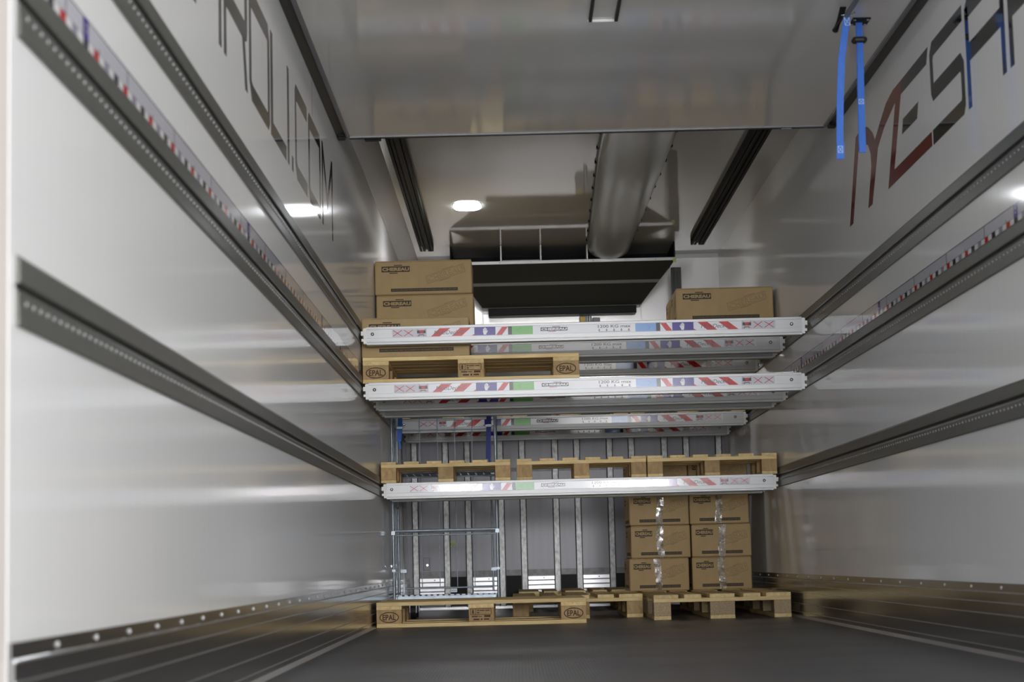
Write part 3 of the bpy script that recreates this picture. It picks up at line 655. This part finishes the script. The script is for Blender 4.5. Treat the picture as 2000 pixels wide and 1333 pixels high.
# ------------------------------------------------------------------ roll cage with its two straps
def roll_cage():
    xa, xb, ya, yb = .034, .716, 12.90, 13.46; zt = 1.60; o = (xa, ya, 0)
    r = thing('roll_cage', 'zinc-plated roll cage on casters standing at the left wall', 'roll cage', o)
    for x in (xa, xb):
        s = 1 if x == xa else -1
        mb = MB(o)
        for y in (ya, yb): mb.tube([(x, y, .10), (x, y, zt)], .0092, 'zinc', 10)
        for z in (.16, .74, 1.28, zt - .01): mb.tube([(x, ya, z), (x, yb, z)], .006, 'zinc')
        mb.tube([(x, ya + .19, .16), (x, ya + .19, zt)], .0035, 'zinc', 6); mb.tube([(x, ya + .38, .16), (x, ya + .38, zt)], .0035, 'zinc', 6)
        mb.box(*sorted((x - s * .012, x + s * .012)), ya - .010, ya + .014, .31, .325, 'zinc'); mb.box(x - .012, x + .012, ya - .012, ya + .012, .55, .575, 'zinc')
        mb.build('side_frame', r)
    mb = MB(o)
    mb.tube([(xa + .034, yb, .16), (xa + .034, yb, 1.35), (xb - .04, yb, 1.35), (xb - .04, yb, .16)], .007, 'zinc', 10)
    mb.tube([(xa + .034, yb, .192), (xb - .04, yb, .192)], .006, 'zinc')
    for x in (.191, .313, .432, .551): mb.tube([(x, yb, .192), (x, yb, 1.35)], .0035, 'zinc', 6)
    mb.tube([(xa + .034, yb + .004, 1.275), (xb - .04, yb + .004, 1.275)], .003, 'zinc', 6)
    for x in (xa + .012, xb - .052): mb.box(x, x + .04, yb - .012, yb + .012, .30, .322, 'zinc')
    b = mb.build('back_frame', r)
    mb = MB(o); mb.box(.385, .428, yb - .012, yb - .008, .160, .186, 'nylon'); mb.box(.388, .425, yb - .0128, yb - .0118, .168, .178, 's_blue'); mb.build('label_plate', b)
    mb = MB(o)
    mb.box(xa + .02, xb - .014, ya + .004, ya + .012, .122, .150, 'zinc', .002); mb.box(xa + .02, xb - .014, yb - .03, yb - .02, .122, .150, 'zinc', .002)
    n = 17
    for i in range(n):
        x = xa + .024 + i * (xb - xa - .042) / n; mb.box(x, x + .026, ya + .012, yb - .03, .139, .149, 'zinc', .002)
        mb.box(x + .004, x + .026, ya + .004, ya + .020, .150, .156, 'zinc')
    for y in (ya + .14, yb - .16): mb.box(xa + .02, xb - .014, y - .02, y + .02, .120, .139, 'zinc', .003)
    mb.build('base_deck', r)
    for z in (.575, .955):
        mb = MB(o)
        mb.tube([(xa + .012, ya + .010, z), (xb - .01, ya + .010, z)], .0085, 'zinc', 10); mb.tube([(xa + .012, yb - .04, z), (xb - .01, yb - .04, z)], .0085, 'zinc', 10)
        mb.tube([(xa + .012, ya + .012, z - .03), (xb - .01, ya + .012, z - .03)], .005, 'zinc')
        if z < .9:
            for i in range(12): x = xa + .05 + i * .052; mb.tube([(x, ya + .010, z), (x, yb - .04, z + .004)], .004, 'zinc', 6)
        else:
            for i in range(12): x = xa + .03 + i * .052; mb.box(x, x + .040, ya + .01, yb - .04, z - .004, z + .004, 'zinc', .001)
        mb.build('shelf', r)
    for x in (xa + .117, xb - .09):
        for y in (ya + .10, yb - .10):
            mb = MB(o); mb.box(x - .03, x + .03, y - .03, y + .03, .112, .120, 'zinc'); mb.box(x - .024, x - .018, y - .025, y + .02, .04, .112, 'zinc'); mb.box(x + .018, x + .024, y - .025, y + .02, .04, .112, 'zinc')
            cst = mb.build('caster', r)
            mb = MB(o); mb.cyl((x, y - .005, .0505), 'x', .050, .032, 'wheel', 24); mb.cyl((x, y - .005, .0505), 'x', .018, .036, 'zinc', 12); mb.build('wheel', cst)
roll_cage()
def ribbon(mb, pts, w, t, mat):
    vs = []; n = len(pts)
    for x, y, z in pts: vs += [(x - w / 2, y - t / 2, z), (x + w / 2, y - t / 2, z), (x + w / 2, y + t / 2, z), (x - w / 2, y + t / 2, z)]
    fs = [(0, 1, 2, 3), (4 * n - 1, 4 * n - 2, 4 * n - 3, 4 * n - 4)]
    for i in range(n - 1):
        a = 4 * i; fs += [(a + k, a + 4 + k, a + 4 + (k + 1) % 4, a + (k + 1) % 4) for k in range(4)]
    mb.add(vs, fs, mat)
def cage_strap(x, zb, w, mat, label, tail):
    o = (x, 12.91, zb); r = thing('cage_strap', label, 'strap', o, 0, 'straps of the roll cage')
    mb = MB(o); ribbon(mb, [(x + .004, 12.925, 1.42), (x + .003, 12.92, 1.30), (x, 12.915, 1.22), (x - .004, 12.912, zb + .08), (x - .006, 12.912, zb)], w, .004, mat); mb.build('webbing', r)
    mb = MB(o); ribbon(mb, [(x + .012, 12.917, 1.30), (x + .004, 12.914, 1.18), (x + tail, 12.905, zb + .02), (x + tail + .012, 12.903, zb - .05)], w * .45, .003, mat); mb.build('loose_end', r)
    mb = MB(o); mb.box(x - w * .7, x + w * .7, 12.902, 12.918, 1.245, 1.262, 'zinc', .002); mb.build('buckle', r)
cage_strap(.088, 1.165, .030, 'blue', 'bright blue strap hanging at the left post of the roll cage', -.008)
cage_strap(.674, 1.035, .032, 'navy', 'dark navy strap hanging at the right post of the roll cage', -.004)

# ------------------------------------------------------------------ studded bulkhead protection at the back
def bulkhead():
    y1 = YB - .002; yf = YB - .055; o = (0, yf, 0)
    r = thing('bulkhead_guard', 'galvanised studded guard with white plates covering the lower back wall', 'bulkhead', o)
    mb = MB(o); mb.box(.001, W - .001, yf + .035, y1, .02, 1.52, 'bulk'); mb.build('backing_sheet', r)
    st = [.062] + [1.153 + .425 * n + d for n in (-2, -1, 0, 1, 2) for d in (0, .17)] + [2.425]
    for x in st:
        mb = MB(o); mb.box(x - .026, x - .021, yf + .002, yf + .034, .02, 1.5, 'slot'); mb.box(x + .021, x + .026, yf + .002, yf + .034, .02, 1.5, 'slot')
        mb.box(x - .021, x + .021, yf, yf + .034, .02, 1.5, 'galv', .002); mb.build('stud', r)
    for za, zb in ((.250, .295), (1.050, 1.082), (1.46, 1.52)):
        mb = MB(o); mb.box(.03, W - .03, yf + .018, yf + .0345, za, zb, 'galvdark'); mb.build('cross_rail', r)
    for i in range(len(st) - 1):
        a, b = st[i] + .027, st[i + 1] - .027; mb = MB(o)
        if i % 2 == 0:
            for k in range(6): z = .035 + k * .0355; mb.prism([(yf + .030, z), (yf + .018, z + .003), (yf + .018, z + .029), (yf + .030, z + .033)], 'x', a, b, 'corr')
            mb.cyl(((a + b) / 2 + .02, yf + .0165, .228), 'y', .005, .004, 'darkalu', 10); mb.build('vent_plate', r)
        else: mb.box(a, b, yf + .028, yf + .034, .03, .25, 'black'); mb.build('vent_opening_shade', r)  # flat black plate paints the dark inside of the opening
bulkhead()
mb = MB((.345, YB - .022, .505)); 
f = Face(mb, (.345, YB - .0205, .505), (1, 0, 0), (0, 0, 1), (0, -1, 0))
f.line(-.018, -.020, .018, .020, .016, 'lime', 1); f.line(-.018, .020, .018, -.020, .016, 'lime', 2)
mb.box(.337, .353, YB - .0206, YB - .0198, .497, .513, 'lime')
tag(mb.build('cross_sticker'), 'small lime cross-shaped sticker on the back wall behind the roll cage', 'sticker')
mb = MB((.14, YB - .035, .35)); mb.box(.115, .168, YB - .030, YB - .020, .305, .404, 'boxgrey', .003); mb.cyl((.148, YB - .032, .345), 'y', .008, .008, 'chrome', 12)
tag(mb.build('wall_bracket'), 'small grey latch plate low on the back wall behind the roll cage', 'latch')

# ------------------------------------------------------------------ evaporator, duct, ceiling tracks, lamp
def evaporator():
    ya, ybk = 14.60, 15.10; za, zb = 2.590, 2.315; o = (1.235, ya, zb)
    xl, xr = .390, 2.088; bl, br = .625, 1.845
    r = thing('evaporator_unit', 'dark wedge-shaped evaporator unit under the ceiling at the back wall', 'evaporator', o)
    mb = MB(o)
    q = lambda u, x: (x + (bl - xl) * u if x == xl else x + (br - xr) * u, ya + (ybk - ya) * u, za + (zb - za) * u)
    L = [q(u, xl) for u in (0, .42, .49, .98, 1.0)]; Rr = [q(u, xr) for u in (0, .42, .49, .98, 1.0)]
    for i in range(4): mb.poly([L[i], Rr[i], Rr[i + 1], L[i + 1]], 'evap' if i in (0, 2) else 'steel')
    mb.poly([L[0], L[4], (bl, YB - .01, zb), (bl, YB - .01, za + .02), (xl, ya, za + .02)], 'evap'); mb.poly([Rr[4], Rr[0], (xr, ya, za + .02), (br, YB - .01, za + .02), (br, YB - .01, zb)], 'evap')
    mb.poly([L[4], Rr[4], (br, YB - .01, zb), (bl, YB - .01, zb)], 'evap')
    mb.poly([(xl, ya, za + .02), (xr, ya, za + .02), (br, YB - .01, za + .02), (bl, YB - .01, za + .02)], 'evapdark')
    mb.build('sloped_housing', r)
    mb = MB(o); mb.box(xl - .004, xr + .004, ya - .006, ya + .004, za - .004, za + .018, 'steel'); 
    for k in range(7): mb.dome((xl + .14 + k * .235, ya - .006, za + .006), (0, -1, 0), .005, 'chrome', 6)
    mb.build('front_lip', r)
    mb = MB(o)
    mb.box(xl, xl + .01, ya, YB - .06, za + .02, H, 'evapdark'); mb.box(xr - .01, xr, ya, YB - .06, za + .02, H, 'evapdark'); mb.box(xl, xr, YB - .07, YB - .06, za + .02, H, 'evapdark')
    mb.build('air_outlet', r)
    for x in (.775, 1.075, 1.425):
        mb = MB(o); mb.box(x - .005, x + .005, ya - .002, ya + .25, za + .02, H - .002, 'steel'); mb.build('outlet_divider', r)
    mb = MB(o); mb.tube([(.785, ya - .003, za + .022), (1.065, ya - .003, za + .022)], .004, 'steel', 6); mb.build('outlet_rim', r)
    mb = MB(o); mb.box(.665, 1.815, ybk - .01, ybk + .11, zb - .058, zb - .002, 'black', .004); mb.build('drip_tray', r)
    mb = MB(o); mb.box(2.085, 2.160, ya + .36, ya + .42, 1.95, 2.585, 'darkalu'); 
    for x in (2.100, 2.128): mb.box(x, x + .010, ya + .352, ya + .36, 1.95, 2.56, 'rubber')
    mb.build('side_post', r)
    mb = MB(o); mb.box(2.070, 2.095, ya - .0075, ya - .006, za - .022, za + .012, 'lime'); mb.build('lime_tag', r)
evaporator()
o = (1.44, 15.20, 2.20); r = thing('drain_box', 'small grey box with a yellow sticker under the evaporator', 'device', o)
mb = MB(o); mb.box(1.375, 1.435, 15.18, YB - .001, 2.06, 2.250, 'boxgrey', .003); mb.build('housing', r)
mb = MB(o); mb.box(1.380, 1.418, 15.1785, 15.1800, 2.205, 2.245, 'yellow'); mb.build('yellow_sticker', r)
mb = MB(o); mb.tube([(1.455, 15.20, 2.0), (1.455, 15.20, 2.25)], .014, 'steel', 12); mb.box(1.475, 1.535, 15.20, YB - .001, 2.05, 2.24, 'boxgrey', .003); mb.build('drain_pipe', r)

def duct():
    o = (1.58, 9.66, H); r = thing('air_duct', 'grey sagging air duct running along the ceiling into the evaporator', 'duct', o)
    mb = MB(o); n = 16; secs = []
    for i in range(25):
        u = i / 24; y = 9.66 + (14.585 - 9.66) * u; c = 1.572 + .018 * u; hw = .205 - .045 * max(0, (u - .3)) / .7; dp = .085 + .035 * u + .006 * math.sin(u * 19)
        secs.append([(c + hw * math.cos(math.pi * k / n), y, H - .006 - dp * max(0.0, math.sin(math.pi * k / n)) ** .7) for k in range(n + 1)])
    vs = [p for s_ in secs for p in s_]; fs = []
    for i in range(24):
        for k in range(n): a = i * (n + 1) + k; fs.append((a, a + 1, a + n + 2, a + n + 1))
    mb.add(vs, fs, 'duct', True); mb.build('duct_film', r)
    for s in (-1, 1):
        mb = MB(o)
        for i in range(24):
            u = i / 24; u2 = (i + 1) / 24
            xa = 1.572 + .018 * u + s * (.205 - .045 * max(0, u - .3) / .7); xb = 1.572 + .018 * u2 + s * (.205 - .045 * max(0, u2 - .3) / .7)
            ya, yb = 9.66 + 4.925 * u, 9.66 + 4.925 * u2
            mb.add([(xa - .008, ya, H - .012), (xa + .008, ya, H - .012), (xb + .008, yb, H - .012), (xb - .008, yb, H - .012), (xa - .008, ya, H - .001), (xa + .008, ya, H - .001), (xb + .008, yb, H - .001), (xb - .008, yb, H - .001)],
                   [(0, 1, 2, 3), (0, 3, 7, 4), (1, 5, 6, 2)], 'darkalu')
            if i % 2: mb.box(xa + s * .008 - .007, xa + s * .008 + .007, ya, ya + .04, H - .014, H - .001, 'black')
        mb.build('fixing_strip', r)
duct()
for side, x0, x1 in (('left', .172, .272), ('right', 2.200, 2.300)):
    o = ((x0 + x1) / 2, 3.6, H); r = thing('ceiling_track', f'dark twin-channel aluminium track on the ceiling near the {side} wall', 'track', o, 0, 'ceiling tracks')
    mb = MB(o); ya, yb = 3.6, 14.52
    for a, b in ((x0, x0 + .040), (x1 - .040, x1)):
        mb.box(a, a + .005, ya, yb, H - .045, H, 'track'); mb.box(b - .005, b, ya, yb, H - .045, H, 'track')
        mb.box(a + .005, a + .017, ya, yb, H - .045, H - .040, 'track'); mb.box(b - .017, b - .005, ya, yb, H - .045, H - .040, 'track')
        mb.box(a + .005, b - .005, ya, yb, H - .006, H, 'slot')
    mb.box(x0 + .040, x1 - .040, ya, yb, H - .030, H - .024, 'slot'); mb.build('channel', r)
    mb = MB(o); mb.dome((x1 - .012, yb, H - .03), (0, -1, 0), .010, 'chrome'); mb.box(x1 - .04, x1, yb, yb + .006, H - .045, H, 'track'); mb.build('end_stop', r)
o = (.566, 12.91, H); r = thing('ceiling_lamp', 'bright oval LED lamp on the ceiling above the upper cartons', 'lamp', o)
def oval(mb, c, rx, ry, z0_, z1_, mat, n=32, k=1.0):
    e = lambda t: (math.copysign(abs(math.cos(t)) ** .75, math.cos(t)) * rx, math.copysign(abs(math.sin(t)) ** .75, math.sin(t)) * ry)
    P_ = [e(2 * math.pi * i / n) for i in range(n)]
    vs = [(c[0] + p[0], c[1] + p[1], z1_) for p in P_] + [(c[0] + p[0] * k, c[1] + p[1] * k, z0_) for p in P_]
    mb.add(vs, [(i, (i + 1) % n, n + (i + 1) % n, n + i) for i in range(n)] + [list(range(n)), [n + i for i in range(n)][::-1]], mat)
mb = MB(o); oval(mb, o, .096, .163, H - .003, H, 'nylon'); mb.build('housing', r)
mb = MB(o); oval(mb, o, .094, .160, H - .007, H - .003, 'lamp', 32, .97); mb.build('diffuser', r)['label'] = 'glowing white diffuser'

# ------------------------------------------------------------------ raised partition panel with its straps
ZP = 2.48
def partition():
    ya, yb = 4.7, 9.60; o = (W / 2, ya, ZP); r = thing('partition_panel', 'white insulated partition panel folded up flat under the ceiling', 'partition', o)
    mb = MB(o); mb.box(.062, W - .062, ya + .03, yb - .03, ZP, ZP + .198, 'panel'); mb.build('panel', r)  # panel, frame and seals deepened towards the tracks to stop light passing above
    mb = MB(o)
    mb.box(.042, .062, ya, yb, ZP - .006, ZP + .200, 'greyseal', .003); mb.box(W - .062, W - .042, ya, yb, ZP - .006, ZP + .200, 'greyseal', .003)
    mb.box(.062, W - .062, yb - .03, yb - .004, ZP - .005, ZP + .200, 'greyseal', .003); mb.box(.062, W - .062, ya, ya + .03, ZP - .005, ZP + .200, 'greyseal', .003)
    mb.box(.062, W - .062, yb - .034, yb - .030, ZP - .006, ZP + .002, 'boxgrey'); mb.build('edge_frame', r)
    for s in (0, 1):
        mb = MB(o); a, b = (.002, .042) if s == 0 else (W - .042, W - .002)
        mb.prism([(a, ZP - .008), (b, ZP + .004), (b, ZP + .20), (a, ZP + .19)] if s == 0 else [(a, ZP + .004), (b, ZP - .008), (b, ZP + .19), (a, ZP + .20)], 'y', ya, yb - .02, 'rubber')
        mb.box(a, b, yb - .10, yb - .02, ZP - .016, ZP + .01, 'black', .004); mb.build('side_seal', r)
    mb = MB(o); mb.prism([(yb - .004, ZP + .004), (yb + .016, ZP - .004), (yb + .020, ZP + .16), (yb - .004, ZP + .20)], 'x', .05, W - .05, 'rubber'); mb.build('lip_seal', r)
    mb = MB(o); mb.box(2.211, 2.263, yb - .012, yb + .022, ZP - .010, ZP - .004, 'boxgrey', .002); mb.build('clip', r)
    mb = MB(o); mb.box(.130, .212, yb + .010, yb + .06, ZP - .008, ZP + .012, 'black', .003); mb.build('runner', r)
    x0_, x1_, y0_, y1_ = 1.176, 1.291, 6.70, 7.545
    mb = MB(o)
    mb.box(x0_, x0_ + .013, y0_, y1_, ZP - .012, ZP + .001, 'black', .002); mb.box(x1_ - .013, x1_, y0_, y1_, ZP - .012, ZP + .001, 'black', .002)
    mb.box(x0_, x1_, y0_, y0_ + .02, ZP - .012, ZP + .001, 'black', .002); mb.box(x0_ - .003, x1_ + .001, y1_, y1_ + .012, ZP - .010, ZP + .001, 'nylon', .002); mb.build('grip_recess', r)
partition()
def pull_straps():
    x, y = 2.268, 7.665; o = (x, y, ZP); r = thing('pull_strap', 'blue looped strap hanging from a black plate on the partition panel', 'strap', o, 0, 'blue pull straps')
    mb = MB(o); mb.box(x - .036, x + .036, y - .055, y + .045, ZP - .006, ZP, 'black', .002)
    for dx in (-.026, .026):
        for dy in (-.04, .03): mb.dome((x + dx, y + dy, ZP - .006), (0, 0, -1), .006, 'chrome', 8)
    mb.build('mounting_plate', r)
    w = .026; zb = 1.940
    P1 = [(x - .004, y + .004, ZP - .004), (x - .004, y + .006, ZP - .09), (x - .006, y + .007, 2.30), (x - .010, y + .006, 2.12), (x - .012, y + .005, zb + .04), (x - .012, y + .002, zb + .004)]
    mb = MB(o); ribbon(mb, P1, w, .003, 'blue'); ribbon(mb, [(a + .001, b - .009 if 0 < i < 5 else b - .004, c) for i, (a, b, c) in enumerate(P1)], w, .003, 'blue'); mb.build('webbing', r)
    f = None; mb = MB(o); f = Face(mb, (x - .009, y - .0045, 2.150), (1, 0, 0), (0, 0, 1), (0, -1, 0)); L_ = .0095
    f.loop([(-L_, -L_), (L_, -L_), (L_, L_), (-L_, L_)], .0018, 'stitch', 2); f.line(-L_, -L_, L_, L_, .0015, 'stitch', 2); f.line(-L_, L_, L_, -L_, .0015, 'stitch', 2); mb.build('stitching', r)
    mb = MB(o); zc = 2.402; n = 12
    pr = [(x - .005 + (.018 if math.cos(t_) > 0 else -.018) + .012 * math.cos(t_), zc + .012 * math.sin(t_)) for t_ in [2 * math.pi * (k + .5) / n for k in range(n)]]
    mb.prism(pr, 'y', y - .012, y + .014, 'black'); mb.box(x - .022, x + .012, y - .0128, y - .011, zc - .004, zc + .004, 'rubber'); mb.build('keeper', r)
    x, y = 2.182, 7.470; o = (x, y, ZP); r = thing('pull_strap', 'longer blue strap hanging from a grey bar, with a sewn end tab', 'strap', o, 0, 'blue pull straps')
    mb = MB(o); ribbon(mb, [(x + .001, y, 2.452), (x - .010, y + .004, 2.38), (x - .026, y + .008, 2.28), (x - .038, y + .010, 2.12), (x - .046, y + .010, 1.96), (x - .049, y + .008, 1.88)], .027, .0035, 'blue'); mb.build('webbing', r)
    mb = MB(o); ribbon(mb, [(x - .046, y + .003, 1.945), (x - .0488, y + .003, 1.882)], .029, .005, 'blue'); mb.build('end_tab', r)
    mb = MB(o); f = Face(mb, (x + .000, y - .0035, 2.425), (1, 0, .0), (-.12, 0, 1), (0, -1, 0)); a, b = .010, .015
    f.loop([(-a, -b), (a, -b), (a, b), (-a, b)], .0022, 'stitch', 2); f.line(-a, -b, a, b, .0018, 'stitch', 2); f.line(-a, b, a, -b, .0018, 'stitch', 2)
    f = Face(mb, (x - .0475, y - .0005, 1.918), (1, 0, 0), (0, 0, 1), (0, -1, 0)); a, b = .009, .013
    f.loop([(-a, -b), (a, -b), (a, b), (-a, b)], .0022, 'stitch', 2); f.line(-a, -b, a, b, .0018, 'stitch', 2); f.line(-a, b, a, -b, .0018, 'stitch', 2); mb.build('stitching', r)
    mb = MB(o); mb.tube([(x - .002, y, 2.448), (x + .012, y - .12, ZP - .012), (x + .013, y - .30, ZP - .012)], .010, 'greyseal', 10); mb.build('bar', r)
    mb = MB(o); mb.tube([(x - .016, y - .02, 2.478), (x - .020, y + .02, 2.45), (x - .042, y + .03, 2.40)], .0125, 'black', 12); mb.dome((x - .042, y + .03, 2.40), (-.3, .1, -1), .0125, 'black'); mb.build('handle', r)
    mb = MB(o); mb.tube([(x - .022, y, 2.452), (x + .024, y, 2.456), (x + .032, y - .01, 2.461)], .003, 'chrome', 8); mb.build('ring', r)
pull_straps()
